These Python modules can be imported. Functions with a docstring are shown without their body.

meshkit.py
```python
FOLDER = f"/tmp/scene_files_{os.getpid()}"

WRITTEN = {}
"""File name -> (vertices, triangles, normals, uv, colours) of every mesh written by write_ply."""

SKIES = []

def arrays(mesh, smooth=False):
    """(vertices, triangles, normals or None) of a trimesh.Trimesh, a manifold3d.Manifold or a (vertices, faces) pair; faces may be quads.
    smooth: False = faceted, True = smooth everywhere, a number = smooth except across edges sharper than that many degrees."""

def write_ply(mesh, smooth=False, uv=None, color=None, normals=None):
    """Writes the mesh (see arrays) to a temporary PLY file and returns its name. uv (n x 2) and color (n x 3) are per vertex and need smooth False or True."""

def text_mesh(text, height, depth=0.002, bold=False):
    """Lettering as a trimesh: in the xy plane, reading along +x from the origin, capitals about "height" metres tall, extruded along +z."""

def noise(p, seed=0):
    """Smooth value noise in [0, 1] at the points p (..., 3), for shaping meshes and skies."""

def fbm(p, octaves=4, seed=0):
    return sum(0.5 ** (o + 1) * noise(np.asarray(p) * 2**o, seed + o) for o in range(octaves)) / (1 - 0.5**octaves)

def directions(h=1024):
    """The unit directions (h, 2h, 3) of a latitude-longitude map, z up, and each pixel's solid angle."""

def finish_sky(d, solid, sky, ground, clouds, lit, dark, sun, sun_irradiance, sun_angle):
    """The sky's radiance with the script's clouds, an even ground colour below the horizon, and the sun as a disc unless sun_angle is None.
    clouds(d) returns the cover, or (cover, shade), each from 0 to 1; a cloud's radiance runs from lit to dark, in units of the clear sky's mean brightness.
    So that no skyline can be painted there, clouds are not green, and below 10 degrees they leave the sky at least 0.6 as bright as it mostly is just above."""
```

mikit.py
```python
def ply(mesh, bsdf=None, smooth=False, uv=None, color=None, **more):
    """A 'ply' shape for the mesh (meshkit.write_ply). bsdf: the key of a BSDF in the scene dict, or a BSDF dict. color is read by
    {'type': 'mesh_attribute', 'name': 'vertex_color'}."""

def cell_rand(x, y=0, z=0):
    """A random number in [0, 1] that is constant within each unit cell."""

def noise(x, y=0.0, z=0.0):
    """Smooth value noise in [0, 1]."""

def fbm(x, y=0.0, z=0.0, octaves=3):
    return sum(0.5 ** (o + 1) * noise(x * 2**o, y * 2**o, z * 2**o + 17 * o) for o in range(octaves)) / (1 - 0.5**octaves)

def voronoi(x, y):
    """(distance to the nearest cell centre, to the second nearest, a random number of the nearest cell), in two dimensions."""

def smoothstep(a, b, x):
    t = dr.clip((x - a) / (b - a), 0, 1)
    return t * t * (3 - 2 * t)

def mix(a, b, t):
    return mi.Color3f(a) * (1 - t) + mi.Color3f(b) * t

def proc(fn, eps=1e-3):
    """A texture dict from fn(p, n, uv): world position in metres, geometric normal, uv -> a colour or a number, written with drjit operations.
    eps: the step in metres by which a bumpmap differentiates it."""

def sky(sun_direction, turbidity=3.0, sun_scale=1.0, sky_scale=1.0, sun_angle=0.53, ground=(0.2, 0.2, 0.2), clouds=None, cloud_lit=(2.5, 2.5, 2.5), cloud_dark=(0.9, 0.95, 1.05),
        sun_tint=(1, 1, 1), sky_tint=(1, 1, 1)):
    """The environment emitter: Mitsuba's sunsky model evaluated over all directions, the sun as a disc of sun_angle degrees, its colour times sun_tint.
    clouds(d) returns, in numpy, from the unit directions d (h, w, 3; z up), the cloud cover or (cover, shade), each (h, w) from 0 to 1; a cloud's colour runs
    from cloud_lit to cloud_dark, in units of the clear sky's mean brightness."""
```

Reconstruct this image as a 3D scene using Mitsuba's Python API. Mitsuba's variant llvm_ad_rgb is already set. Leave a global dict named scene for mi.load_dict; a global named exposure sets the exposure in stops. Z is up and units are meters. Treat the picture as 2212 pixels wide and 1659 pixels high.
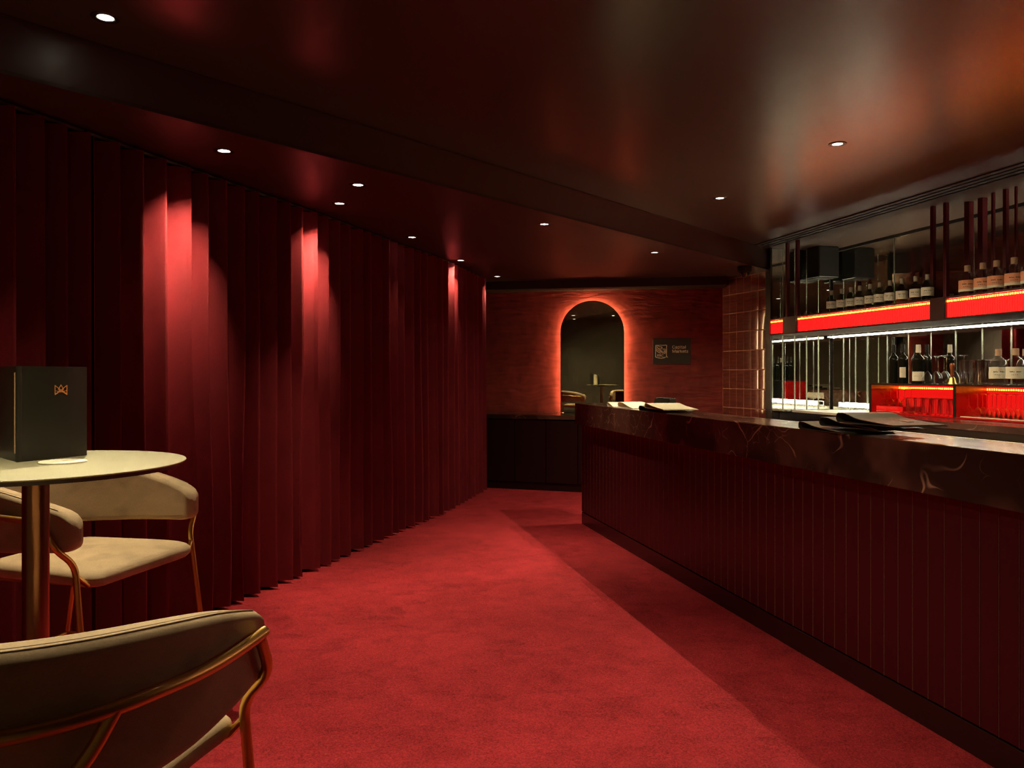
import math, random
import numpy as np, trimesh, drjit as dr, mitsuba as mi
import manifold3d as m3
import mikit, meshkit
from shapely.geometry import Polygon, LineString
from shapely import union_all

T4 = mi.ScalarTransform4f
scene, labels = {}, {}
exposure = 4.0
KE = 2.0 ** -exposure                # lamp radiances below are written for exposure 0

# ------------------------------------------------------------------ camera
CAM_H, FOCAL = 1.27, 1690.0
scene['camera'] = {
    'type': 'perspective', 'fov': math.degrees(2 * math.atan(1106.0 / FOCAL)), 'fov_axis': 'x',
    'near_clip': 0.05, 'far_clip': 60.0,
    'principal_point_offset_y': (829.5 - 810.0) / 1659.0,
    'to_world': T4().look_at(origin=[0, 0, CAM_H], target=[0, 1, CAM_H], up=[0, 0, 1]),
}
# no sky: a windowless room. Every light is a lamp; the lamps' beams:
WARM = np.array([1.0, 0.79, 0.46])
LED_W = [34.0, 31.0, 23.0]          # cool-warm strip under the bottle shelf
LED_ARCH = [40.0, 25.0, 11.0]         # strip behind the arched mirror
RED_EMIT = [4.0, 0.009, 0.009]     # backlit red reeded panels
AMBER_EMIT = [18.0, 6.5, 0.3]
ZL, ZH = 2.345, 2.555               # low and high ceiling
# (x, y, z, aim offset x, aim offset y, power, cutoff, beam)
LAMPS_CURTAIN = [(-1.38, 3.75), (-1.08, 4.90), (-0.78, 6.10), (-0.48, 7.33), (-0.16, 8.53)]
LAMPS_SOFFIT = [(-0.87, 4.42), (0.23, 5.57), (1.25, 6.86)]
LAMPS_BAR = [(1.81, 4.35), (1.51, 5.68)]
LAMP_TABLE = (-1.46, 2.81)
LAMPS_BEHIND = [(0.10, 2.05), (2.12, 3.02), (-2.10, 0.72)]

# ------------------------------------------------------------------ helpers
EU = np.array([-0.22540681, 0.97426473]); EV = np.array([0.97426473, 0.22540681])
RBAR = np.eye(4); RBAR[:2, 0] = EV; RBAR[:2, 1] = EU          # bar frame: x = v (towards the back bar), y = u (along the bar), z
WE = np.array([0.9798, -0.2]); WE /= np.linalg.norm(WE)
RWALL = np.eye(4); RWALL[:3, 0] = [WE[0], WE[1], 0]; RWALL[:3, 1] = [0, 0, 1]; RWALL[:3, 2] = [WE[1], -WE[0], 0]; RWALL[:3, 3] = [2.39, 8.87, 0]
UP = np.array([0, 0, 1.0])

def key(name, parent=None):
    base = (parent + '__' if parent else '') + name
    k, i = base, 0
    while k in USED:
        i += 1
        k = f'{base}_{i:03d}'
    USED.add(k)
    return k
USED = set()

def tag(k, label=None, cat=None, group=None, kind=None):
    d = labels.setdefault(k, {})
    for n, x in (('label', label), ('category', cat), ('group', group), ('kind', kind)):
        if x: d[n] = x
    return k

def thing(name, label, cat, group=None):
    return tag(key(name), label, cat, group)

def xf(mesh, M=None):
    if M is None: return mesh
    mesh = mesh.copy(); mesh.apply_transform(M); return mesh

def obj(name, mesh, bsdf, parent=None, smooth=False, M=None, label=None, kind=None, **more):
    k = key(name, parent)
    scene[k] = mikit.ply(xf(mesh, M), bsdf, smooth, **more)
    if label or kind: tag(k, label, None, None, kind)
    return k

def put(name, d, to_world, parent=None):
    k = key(name, parent)
    scene[k] = {**d, 'to_world': T4(to_world.tolist() if hasattr(to_world, 'tolist') else to_world)}
    return k

def struct(name, mesh, bsdf, smooth=False, M=None, label=None, **more):
    return obj(name, mesh, bsdf, None, smooth, M, label, 'structure', **more)

def cat(*ms):
    ms = [m for m in ms]
    return trimesh.util.concatenate(ms)

def box(x0, x1, y0, y1, z0, z1, c=0.0):
    """a box, its edges chamfered by c"""
    if c <= 0:
        b = trimesh.creation.box((x1 - x0, y1 - y0, z1 - z0)); b.apply_translation(((x0 + x1) / 2, (y0 + y1) / 2, (z0 + z1) / 2)); return b
    pts = []
    for X, sx in ((x0, 1), (x1, -1)):
        for Y, sy in ((y0, 1), (y1, -1)):
            for Z, sz in ((z0, 1), (z1, -1)):
                pts += [(X, Y + sy * c, Z + sz * c), (X + sx * c, Y, Z + sz * c), (X + sx * c, Y + sy * c, Z)]
    m = m3.Manifold.hull_points(np.array(pts)).to_mesh()
    return trimesh.Trimesh(m.vert_properties[:, :3], m.tri_verts, process=False)

def grid_mesh(P, wrap_u=False, wrap_v=False):
    """P (n, m, 3) -> quads"""
    n, m = P.shape[:2]
    i = np.arange(n if wrap_u else n - 1)[:, None]; j = np.arange(m if wrap_v else m - 1)[None]
    a = i * m + j; b = ((i + 1) % n) * m + j; c = ((i + 1) % n) * m + (j + 1) % m; d = i * m + (j + 1) % m
    q = np.stack(np.broadcast_arrays(a, b, c, d), -1).reshape(-1, 4)
    return trimesh.Trimesh(P.reshape(-1, 3), np.vstack([q[:, :3], q[:, [0, 2, 3]]]), process=False)

def lathe(prof, n=24, rib=None):
    """profile [(r, z)] about z; rib(angle) scales the radius"""
    prof = np.array(prof, float); a = np.arange(n) * 2 * np.pi / n
    s = np.ones(n) if rib is None else rib(a)
    P = np.stack([prof[:, None, 0] * np.cos(a) * s, prof[:, None, 0] * np.sin(a) * s, np.broadcast_to(prof[:, None, 1], (len(prof), n))], -1)
    m = grid_mesh(P.transpose(1, 0, 2), wrap_u=True)
    return m

def smooth_path(pts, n=8, closed=False):
    p = np.array(pts, float)
    if closed: p = np.vstack([p[-1:], p, p[:2]])
    else: p = np.vstack([2 * p[0] - p[1], p, 2 * p[-1] - p[-2]])
    out = []
    for k in range(1, len(p) - 2):
        t = np.linspace(0, 1, n, endpoint=False)[:, None]
        a, b, c, d = p[k - 1], p[k], p[k + 1], p[k + 2]
        out.append(0.5 * (2 * b + (c - a) * t + (2 * a - 5 * b + 4 * c - d) * t**2 + (3 * b - a - 3 * c + d) * t**3))
    return np.vstack(out + ([] if closed else [p[-2:-1]]))

def fillet(pts, r, n=6):
    """a polyline with its inner corners rounded"""
    p = np.array(pts, float); out = [p[0]]
    for a, b, c in zip(p[:-2], p[1:-1], p[2:]):
        d1, d2 = a - b, c - b; l1, l2 = np.linalg.norm(d1), np.linalg.norm(d2)
        q = min(r, l1 / 2, l2 / 2); s, e = b + d1 / l1 * q, b + d2 / l2 * q
        t = np.linspace(0, 1, n)[:, None]
        out += list((1 - t)**2 * s + 2 * t * (1 - t) * b + t**2 * e)
    return np.array(out + [p[-1]])

def tube(pts, r, n=10, closed=False):
    p = np.array(pts, float); r = np.broadcast_to(r, (len(p),))
    t = np.gradient(p, axis=0) if not closed else np.roll(p, -1, 0) - np.roll(p, 1, 0)
    t /= np.linalg.norm(t, axis=1, keepdims=True)
    u = np.cross(t[0], [0, 0, 1] if abs(t[0, 2]) < 0.9 else [1, 0, 0]); U = []
    for k in range(len(p)):
        u = u - t[k] * (u @ t[k]); u /= np.linalg.norm(u); U.append(u)
    U = np.array(U); V = np.cross(t, U); a = np.arange(n) * 2 * np.pi / n
    P = p[:, None] + r[:, None, None] * (np.cos(a)[None, :, None] * U[:, None] + np.sin(a)[None, :, None] * V[:, None])
    m = grid_mesh(P, wrap_u=closed, wrap_v=True)
    if not closed:
        k = len(P) * n; v = np.vstack([m.vertices, p[0], p[-1]]); i = np.arange(n); j = (i + 1) % n
        f = np.vstack([m.faces, np.stack([i * 0 + k, j, i], 1), np.stack([i * 0 + k + 1, i + (len(P) - 1) * n, j + (len(P) - 1) * n], 1)])
        m = trimesh.Trimesh(v, f, process=False)
    return m

def prism(poly, z0, z1):
    """plan polygon extruded from z0 to z1"""
    m = trimesh.creation.extrude_polygon(Polygon(poly), z1 - z0, engine='earcut'); m.apply_translation((0, 0, z0)); return m

def shape_mesh(shape, z0, z1):
    gs = getattr(shape, 'geoms', [shape])
    m = cat(*[trimesh.creation.extrude_polygon(g, z1 - z0, engine='earcut') for g in gs]); m.apply_translation((0, 0, z0)); return m

def disc(r, n=32):
    a = np.arange(n) * 2 * np.pi / n
    v = np.vstack([np.stack([r * np.cos(a), r * np.sin(a), 0 * a], 1), [[0, 0, 0]]]); i = np.arange(n)
    return trimesh.Trimesh(v, np.stack([i, i * 0 + n, (i + 1) % n], 1), process=False)    # faces down

def trans(x, y, z=0, deg=0, s=1.0):
    M = np.eye(4); c, q = math.cos(math.radians(deg)), math.sin(math.radians(deg))
    M[:3, :3] = np.array([[c, -q, 0], [q, c, 0], [0, 0, 1]]) * s; M[:3, 3] = x, y, z; return M

def barpt(v, u, z, deg=0):
    return RBAR @ trans(v, u, z, deg)

# ------------------------------------------------------------------ materials
proc, fbm, noise, mix, smoothstep, voronoi = mikit.proc, mikit.fbm, mikit.noise, mikit.mix, mikit.smoothstep, mikit.voronoi
def rgb(*c): return {'type': 'rgb', 'value': list(c)}
def two(d): return {'type': 'twosided', 'bsdf': d}
def prin(c, rough=0.5, **k):
    return two({'type': 'principled', 'base_color': c if isinstance(c, dict) else rgb(*c), 'roughness': rough, **k})

def carpet_col(p, n, uv):
    big = fbm(p.x * 2.2 + 3, p.y * 2.2, 1.0, 3)
    mid = fbm(p.x * 11, p.y * 11 + 5, 2.0, 3)
    fine = noise(p.x * 260, p.y * 260, 3.0)
    scuff = smoothstep(0.60, 0.72, fbm(p.x * 9 + 1.7 * mid, p.y * 15 + 9, 4.0, 3))
    k = 0.62 + 0.38 * big + 0.30 * (mid - 0.5) + 0.5 * (fine - 0.5) - 0.10 * scuff
    fleck = smoothstep(0.80, 0.95, noise(p.x * 170 + 7, p.y * 170, 8.0))
    return mix(mi.Color3f(0.41, 0.034, 0.047) * k, mi.Color3f(0.45, 0.09, 0.06), 0.30 * fleck)
def carpet_bump(p, n, uv):
    return noise(p.x * 240, p.y * 240, 1.0) * 0.6 + fbm(p.x * 60, p.y * 60, 2.0, 2)
scene['m_carpet'] = two({'type': 'bumpmap', 'arbitrary': proc(carpet_bump, 2e-3), 'scale': 0.004,
    'bsdf': {'type': 'principled', 'base_color': proc(carpet_col), 'roughness': 0.95, 'specular': 0.1, 'sheen': 0.35, 'sheen_tint': 0.8}})

def velvet_col(p, n, uv):
    g = noise(p.x * 400, p.y * 400, p.z * 260); f = fbm(p.x * 9, p.y * 9, p.z * 5, 3)
    return mi.Color3f(0.17, 0.0115, 0.019) * (0.72 + 0.35 * f + 0.22 * (g - 0.5))
scene['m_velvet'] = two({'type': 'principled', 'base_color': proc(velvet_col), 'roughness': 0.75, 'specular': 0.2, 'sheen': 1.0, 'sheen_tint': 0.6})

def plaster_col(p, n, uv):
    x = p.x * 0.98 - p.y * 0.2
    a = fbm(x * 3, p.z * 3, 2.0, 3); b = fbm(x * 14 + 2 * a, p.z * 9, 5.0, 3)
    sweep = fbm(x * 5 + 3 * a, p.z * 46 + 6 * a, 9.0, 2)
    k = 0.62 + 0.45 * a + 0.45 * (b - 0.5) + 0.35 * (sweep - 0.5)
    return mi.Color3f(0.35, 0.052, 0.043) * k
def plaster_bump(p, n, uv):
    x = p.x * 0.98 - p.y * 0.2; a = fbm(x * 3, p.z * 3, 2.0, 2)
    return fbm(x * 5 + 3 * a, p.z * 40 + 5 * a, 9.0, 3)
scene['m_plaster'] = two({'type': 'bumpmap', 'arbitrary': proc(plaster_bump, 3e-3), 'scale': 0.010,
    'bsdf': {'type': 'principled', 'base_color': proc(plaster_col), 'roughness': 0.6, 'specular': 0.35}})

def grey_col(p, n, uv):
    a = fbm(p.x * 2, p.y * 2, p.z * 2, 4)
    return mi.Color3f(0.11, 0.105, 0.075) * (0.6 + 0.8 * a)
scene['m_grey_plaster'] = two({'type': 'principled', 'base_color': proc(grey_col), 'roughness': 0.8, 'specular': 0.2})
scene['m_dark_wall'] = prin((0.02, 0.014, 0.012), 0.8)
scene['m_ceiling'] = prin((0.055, 0.034, 0.026), 0.28, specular=0.8)
scene['m_soffit'] = prin((0.060, 0.028, 0.022), 0.42, specular=0.5)
scene['m_fascia'] = prin((0.040, 0.022, 0.018), 0.6, specular=0.3)

def marble_col(p, n, uv):
    a = p.x * float(EU[0]) + p.y * float(EU[1]); b = p.z + p.x * float(EV[0]) + p.y * float(EV[1])
    w1, w2 = fbm(a * 5, b * 5, 1.0, 3) - 0.5, fbm(a * 5 + 20, b * 5, 4.0, 3) - 0.5
    f1, g1, r1 = voronoi(a * 4.2 + 1.3 * w1, b * 5.5 + 1.3 * w2 + 0.5 * a)
    f2, g2, r2 = voronoi(a * 13 + 2.0 * w2, b * 15 + 2.0 * w1)
    where = smoothstep(0.54, 0.68, fbm(a * 2.3 + 5, b * 2.6, 3.0, 2))
    width = 0.02 + 0.06 * smoothstep(0.5, 0.8, noise(a * 9, b * 9, 2.0))
    v1 = (1 - smoothstep(0.0, width, g1 - f1)) * smoothstep(0.46, 0.66, noise(a * 6 + 3, b * 6, 7.0))
    v2 = (1 - smoothstep(0.0, 0.06, g2 - f2)) * where * 0.45 * smoothstep(0.35, 0.65, noise(a * 22, b * 22, 5.0))
    cloud = smoothstep(0.45, 0.8, fbm(a * 5, b * 5 + 3, 6.0, 3))
    base = mix(mi.Color3f(0.040, 0.020, 0.017), mi.Color3f(0.13, 0.062, 0.048), dr.clip(cloud + 0.5 * where, 0, 1))
    return mix(base, mi.Color3f(0.52, 0.33, 0.26), dr.clip(v1 + v2, 0, 1) * 0.95)
scene['m_marble'] = two({'type': 'roughplastic', 'alpha': 0.035, 'int_ior': 1.55, 'diffuse_reflectance': proc(marble_col)})
scene['m_panel'] = prin((0.055, 0.0045, 0.008), 0.40, specular=0.4)
scene['m_groove_strip'] = prin((0.22, 0.10, 0.075), 0.5, specular=0.4)  # thin paler strips in the grooves between the boards
scene['m_panel_back'] = prin((0.02, 0.003, 0.004), 0.6)
scene['m_plinth'] = prin((0.022, 0.008, 0.008), 0.28, specular=0.5)
scene['m_wainscot'] = prin((0.020, 0.005, 0.006), 0.45, specular=0.35)

def tile_col(p, n, uv):
    a = fbm(p.x * 9, p.y * 9, p.z * 60, 3)
    return mi.Color3f(0.20, 0.050, 0.040) * (0.65 + 0.7 * a)
scene['m_tile'] = two({'type': 'principled', 'base_color': proc(tile_col), 'roughness': 0.075, 'specular': 0.65})
scene['m_grout'] = prin((0.62, 0.34, 0.25), 0.7)
scene['m_mirror'] = two({'type': 'conductor', 'material': 'none', 'specular_reflectance': rgb(0.80, 0.80, 0.74)})
scene['m_mirror_dark'] = two({'type': 'conductor', 'material': 'none', 'specular_reflectance': rgb(0.70, 0.70, 0.60)})
scene['m_edge_glint'] = prin((0.34, 0.37, 0.29), 0.25, specular=0.8)  # pale tone painted in for bright reflections along the mirror bevels
scene['m_black'] = prin((0.012, 0.010, 0.009), 0.45)
scene['m_matte_black'] = prin((0.022, 0.017, 0.014), 0.75, specular=0.12)
scene['m_black_metal'] = prin((0.02, 0.016, 0.014), 0.35, specular=0.6)
scene['m_leather'] = two({'type': 'principled', 'base_color': rgb(0.020, 0.019, 0.015), 'roughness': 0.42, 'specular': 0.5})
scene['m_leather_olive'] = prin((0.085, 0.080, 0.060), 0.40, specular=0.5)
scene['m_leather_sheen'] = prin((0.50, 0.46, 0.34), 0.45)  # dark leather coloured cream to stand for the glossy reflection on its cover
scene['m_paper'] = prin((0.82, 0.78, 0.66), 0.7)
def brass_col(p, n, uv):
    return mi.Color3f(0.78, 0.52, 0.16) * (0.85 + 0.3 * noise(p.x * 30, p.y * 30, p.z * 4))
scene['m_brass'] = two({'type': 'principled', 'base_color': proc(brass_col), 'roughness': 0.36, 'metallic': 1.0})
scene['m_copper'] = two({'type': 'principled', 'base_color': rgb(0.95, 0.42, 0.16), 'roughness': 0.4, 'metallic': 0.35})
scene['m_pole'] = two({'type': 'principled', 'base_color': rgb(0.42, 0.23, 0.13), 'roughness': 0.27, 'metallic': 1.0})
scene['m_steel'] = two({'type': 'principled', 'base_color': rgb(0.40, 0.38, 0.33), 'roughness': 0.3, 'metallic': 1.0})
scene['m_white'] = prin((0.75, 0.73, 0.66), 0.4)
scene['m_laminate'] = prin((0.27, 0.27, 0.19), 0.42, specular=0.4)
def suede_col(p, n, uv):
    a = fbm(p.x * 16, p.y * 16, p.z * 16, 4); g = noise(p.x * 500, p.y * 500, p.z * 500)
    patch = smoothstep(0.52, 0.68, fbm(p.x * 9 + 3, p.y * 9, p.z * 11, 3))
    return mi.Color3f(0.47, 0.365, 0.245) * (0.80 + 0.3 * a + 0.18 * (g - 0.5) - 0.16 * patch)
scene['m_suede'] = two({'type': 'principled', 'base_color': proc(suede_col), 'roughness': 0.9, 'specular': 0.12, 'sheen': 0.6, 'sheen_tint': 0.6})
scene['m_stitch'] = prin((0.36, 0.28, 0.19), 0.8)
scene['m_post'] = prin((0.10, 0.010, 0.014), 0.4)
scene['m_shelf'] = prin((0.05, 0.022, 0.020), 0.3, specular=0.6)
scene['m_rib'] = prin((0.55, 0.010, 0.010), 0.25, specular=0.6)
scene['m_glass'] = {'type': 'thindielectric', 'int_ior': 1.5}
scene['m_solid_glass'] = {'type': 'dielectric', 'int_ior': 1.5}
scene['m_clear_bottle'] = {'type': 'thindielectric', 'int_ior': 1.5, 'specular_transmittance': rgb(0.86, 0.88, 0.84)}
scene['m_green_bottle'] = {'type': 'thindielectric', 'int_ior': 1.6, 'specular_transmittance': rgb(0.42, 0.55, 0.30)}
scene['m_wine_bottle'] = prin((0.008, 0.009, 0.006), 0.08, specular=0.7)
scene['m_label_white'] = prin((0.80, 0.74, 0.60), 0.6)
scene['m_label_peach'] = prin((0.85, 0.36, 0.20), 0.6)
scene['m_ink'] = prin((0.05, 0.04, 0.035), 0.6)
scene['m_cork'] = prin((0.55, 0.36, 0.24), 0.7)
scene['m_seal'] = prin((0.42, 0.40, 0.33), 0.6)
scene['m_amber'] = prin((0.30, 0.08, 0.03), 0.25, specular=0.6)
scene['m_sign'] = prin((0.045, 0.036, 0.025), 0.5)
scene['m_gold_print'] = prin((0.85, 0.72, 0.52), 0.5)
scene['m_dome'] = prin((0.010, 0.008, 0.008), 0.06, specular=0.8)

def emit(mesh, radiance, name, parent=None, M=None, bsdf='m_black', weight=1.0):
    k = obj(name, mesh, bsdf, parent, False, M)
    scene[k]['emitter'] = {'type': 'area', 'radiance': rgb(*[KE * c for c in radiance]), 'sampling_weight': weight}
    return k

# ------------------------------------------------------------------ room shell
S0, S1 = np.array([-1.69, 2.93]), np.array([2.59, 7.95]); SD = (S1 - S0) / np.linalg.norm(S1 - S0)
SN = S0 - SD * 3.9; SF = S1 + SD * 0.16
wall_pt = lambda t: np.array([2.39, 8.87]) - t * WE                      # along the far wall from the tiled corner
GREY0, GREYD = np.array([-2.28, 0.30]), np.array([0.95, -0.31]) / np.hypot(0.95, 0.31)
grey_pt = lambda t: GREY0 + t * GREYD

curt = smooth_path([(-3.25, -0.55), (-2.62, 1.2), (-1.99, 3.04), (-1.62, 4.15), (-1.25, 5.25), (-0.94, 6.28), (-0.66, 7.13), (-0.345, 8.52)], 24)

floor = prism([(-5, -3), (7.5, -3), (7.5, 11), (-5, 11)], -0.08, 0.0)
struct('floor', floor, 'm_carpet', label='mottled red carpet covering the whole floor')
struct('ceiling', prism([(-5, -3), (7.5, -3), (7.5, 11), (-5, 11)], ZH, ZH + 0.1), 'm_ceiling', label='dark satin high ceiling over the bar side')
soff = prism([SN, SF, SF + 1.6 * EU, (1.4, 10.6), (-4.8, 10.6), (-4.8, SN[1])], ZL, ZH + 0.02)
struct('ceiling_soffit', soff, 'm_soffit', label='dark lowered ceiling along the curtain with a diagonal step')
# thin bead along the step's upper and lower edges
nrm = np.array([SD[1], -SD[0]])
def along(a, b, w, z0, z1):
    d = (b - a) / np.linalg.norm(b - a); q = np.array([d[1], -d[0]]) * w
    return prism([a, b, b + q, a + q], z0, z1)
struct('trim_1', along(SN, SF, 0.006, ZH - 0.006, ZH + 0.01), 'm_fascia')
struct('trim_2', along(SN, SF, 0.004, ZL - 0.003, ZL + 0.012), 'm_fascia')

W_L, W_R = wall_pt(3.4), wall_pt(-0.2)
back = 0.12 * np.array([-WE[1], WE[0]])
struct('wall_far', prism([W_L, W_R, W_R + back, W_L + back], 0, ZH + 0.05), 'm_plaster', label='burgundy trowelled plaster wall behind the arched mirror')
outn = np.array([WE[1], -WE[0]])
bq = 0.36 * outn
struct('trim_3', prism([wall_pt(3.2), wall_pt(-0.02), wall_pt(-0.02) + bq, wall_pt(3.2) + bq], 2.255, ZL + 0.02), 'm_fascia', label='dark dropped bulkhead along the top of the far wall')
struct('wall_left', along(np.array([-0.62, 9.6]), np.array([-3.9, -1.2]), -0.1, 0, ZH + 0.05), 'm_dark_wall')
struct('wall_rear', along(grey_pt(-1.6), grey_pt(6.2), 0.1, 0, ZH + 0.05), 'm_grey_plaster', label='dark grey plaster wall seen in the arched mirror')
struct('wall_right', box(5.06, 5.2, -2.6, 9.0, 0, ZH + 0.05), 'm_dark_wall', M=RBAR)
struct('wall_bar_end', box(4.46, 5.06, 7.16, 8.6, 0, ZH + 0.05), 'm_dark_wall', M=RBAR)

# tiled wall: glossy tiles, each one a piece, on light grout
tw, th, gap = 0.129, 0.209, 0.0075
TD = np.array([0.330, -0.944]); TD /= np.linalg.norm(TD); TR_ = np.array([2.39, 8.87]) + TD * 0.776
RTILE = np.eye(4); RTILE[:2, 0] = [-TD[1], TD[0]]; RTILE[:2, 1] = -TD; RTILE[:2, 3] = TR_        # x into the wall, y towards the far corner
struct('wall_tiled', box(-0.0004, 0.03, -0.004, 0.80, 0.0, ZL + 0.02), 'm_grout', M=RTILE, label='wall of upright wine-red glazed tiles with pale grout beside the back bar')
rng = np.random.default_rng(5)
def tile_mesh(w, h, b0, b1):
    """pillowed face across its width, facing -x"""
    n = 9; y = np.linspace(-w / 2, w / 2, n); x = -0.0034 + 0.0008 * (2 * y / w) ** 2 + b0 * y
    P = []
    for z, dz in ((0, 0.0022), (0.004, 0), (h - 0.004, 0), (h, 0.0022)):
        P.append(np.stack([x + dz + b1 * (z - h / 2), y, y * 0 + z], 1))
    P = np.array(P); front = grid_mesh(P[::-1])
    rim = np.vstack([P[0], P[1:-1, -1], P[-1][::-1], P[1:-1, 0][::-1]]); rb = rim.copy(); rb[:, 0] = 0.005
    side = grid_mesh(np.stack([rim, rb]), wrap_v=True)
    return cat(front, side)
zrow = 1.118 - 5 * th
for r in range(0, 12):
    za = zrow + r * th; zb = min(za + th, ZL - 0.001)
    if zb - za < 0.02 or za < 0: continue
    for c in range(6):
        m = tile_mesh(tw - gap, zb - za - gap, rng.normal(0, 0.009), rng.normal(0, 0.002))
        m.apply_translation((0, (c + 0.5) * tw, za + gap / 2))
        obj('tile', m, 'm_tile', 'wall_tiled', 40, RTILE)
obj('edge_trim', box(-0.012, 0.02, -0.012, -0.001, 0, ZL), 'm_black_metal', 'wall_tiled', M=RTILE)

# ------------------------------------------------------------------ curtains
def curtain(p, seed, wl=0.145):
    """the cloth along the plan path p, hanging in wave folds"""
    rg = np.random.default_rng(seed)
    seg = np.r_[0, np.cumsum(np.linalg.norm(np.diff(p, axis=0), axis=1))]; L = seg[-1]
    nf = int(L / wl); w = rg.uniform(0.88, 1.13, nf); edge = np.r_[0, np.cumsum(w)] * L / w.sum()
    amp = rg.uniform(0.75, 1.2, nf); lean = rg.normal(0, 0.5, nf)
    k = 18; zs = np.r_[np.linspace(0.012, 0.25, 5), np.linspace(0.4, 2.1, 10), np.linspace(2.2, ZL - 0.025, 4)]
    P = np.zeros((len(zs), nf * k + 1, 3))
    ph = np.arange(nf * k + 1) / k; fi = np.minimum(ph.astype(int), nf - 1); t = ph - fi
    sw = rg.normal(0, 1, nf + 2)
    for q, z in enumerate(zs):
        f = (z / ZL); low = 1 - f
        a = 0.052 * amp[fi] * (1.0 + 0.22 * low) 
        drift = np.interp(ph, np.arange(nf + 2), sw) * 0.012 * low * (1 + math.sin(3 * z))
        s = edge[fi] + (edge[fi + 1] - edge[fi]) * t + drift - 0.004 * np.sin(4 * np.pi * t)
        off = a * np.cos(2 * np.pi * t) + 0.006 * low * np.cos(4 * np.pi * t + lean[fi]) * np.sin(np.pi * t) ** 2 * 2
        s = np.clip(s, 0, L - 1e-4)
        x = np.interp(s, seg, p[:, 0]); y = np.interp(s, seg, p[:, 1])
        g = np.gradient(p, axis=0); g /= np.linalg.norm(g, axis=1, keepdims=True)
        nx = np.interp(s, seg, g[:, 1]); ny = -np.interp(s, seg, g[:, 0])
        P[q, :, 0] = x + nx * off; P[q, :, 1] = y + ny * off; P[q, :, 2] = z + (0.010 * np.abs(np.sin(ph * 1.7)) if q == 0 else 0)
    return grid_mesh(P)
cut = int(np.argmin(np.abs(curt[:, 1] - 3.42)))
cA = tag(key('curtain'), 'deep red velvet curtain in long folds from the table to the far wall', 'curtain')
obj('cloth', curtain(curt[cut:], 3), 'm_velvet', cA, True)
pB = np.vstack([curt[:cut], curt[cut] + (curt[cut - 1] - curt[cut]) * 0.3])
cB = tag(key('curtain'), 'deep red velvet curtain in shadow behind the menu and the round table', 'curtain')
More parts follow.
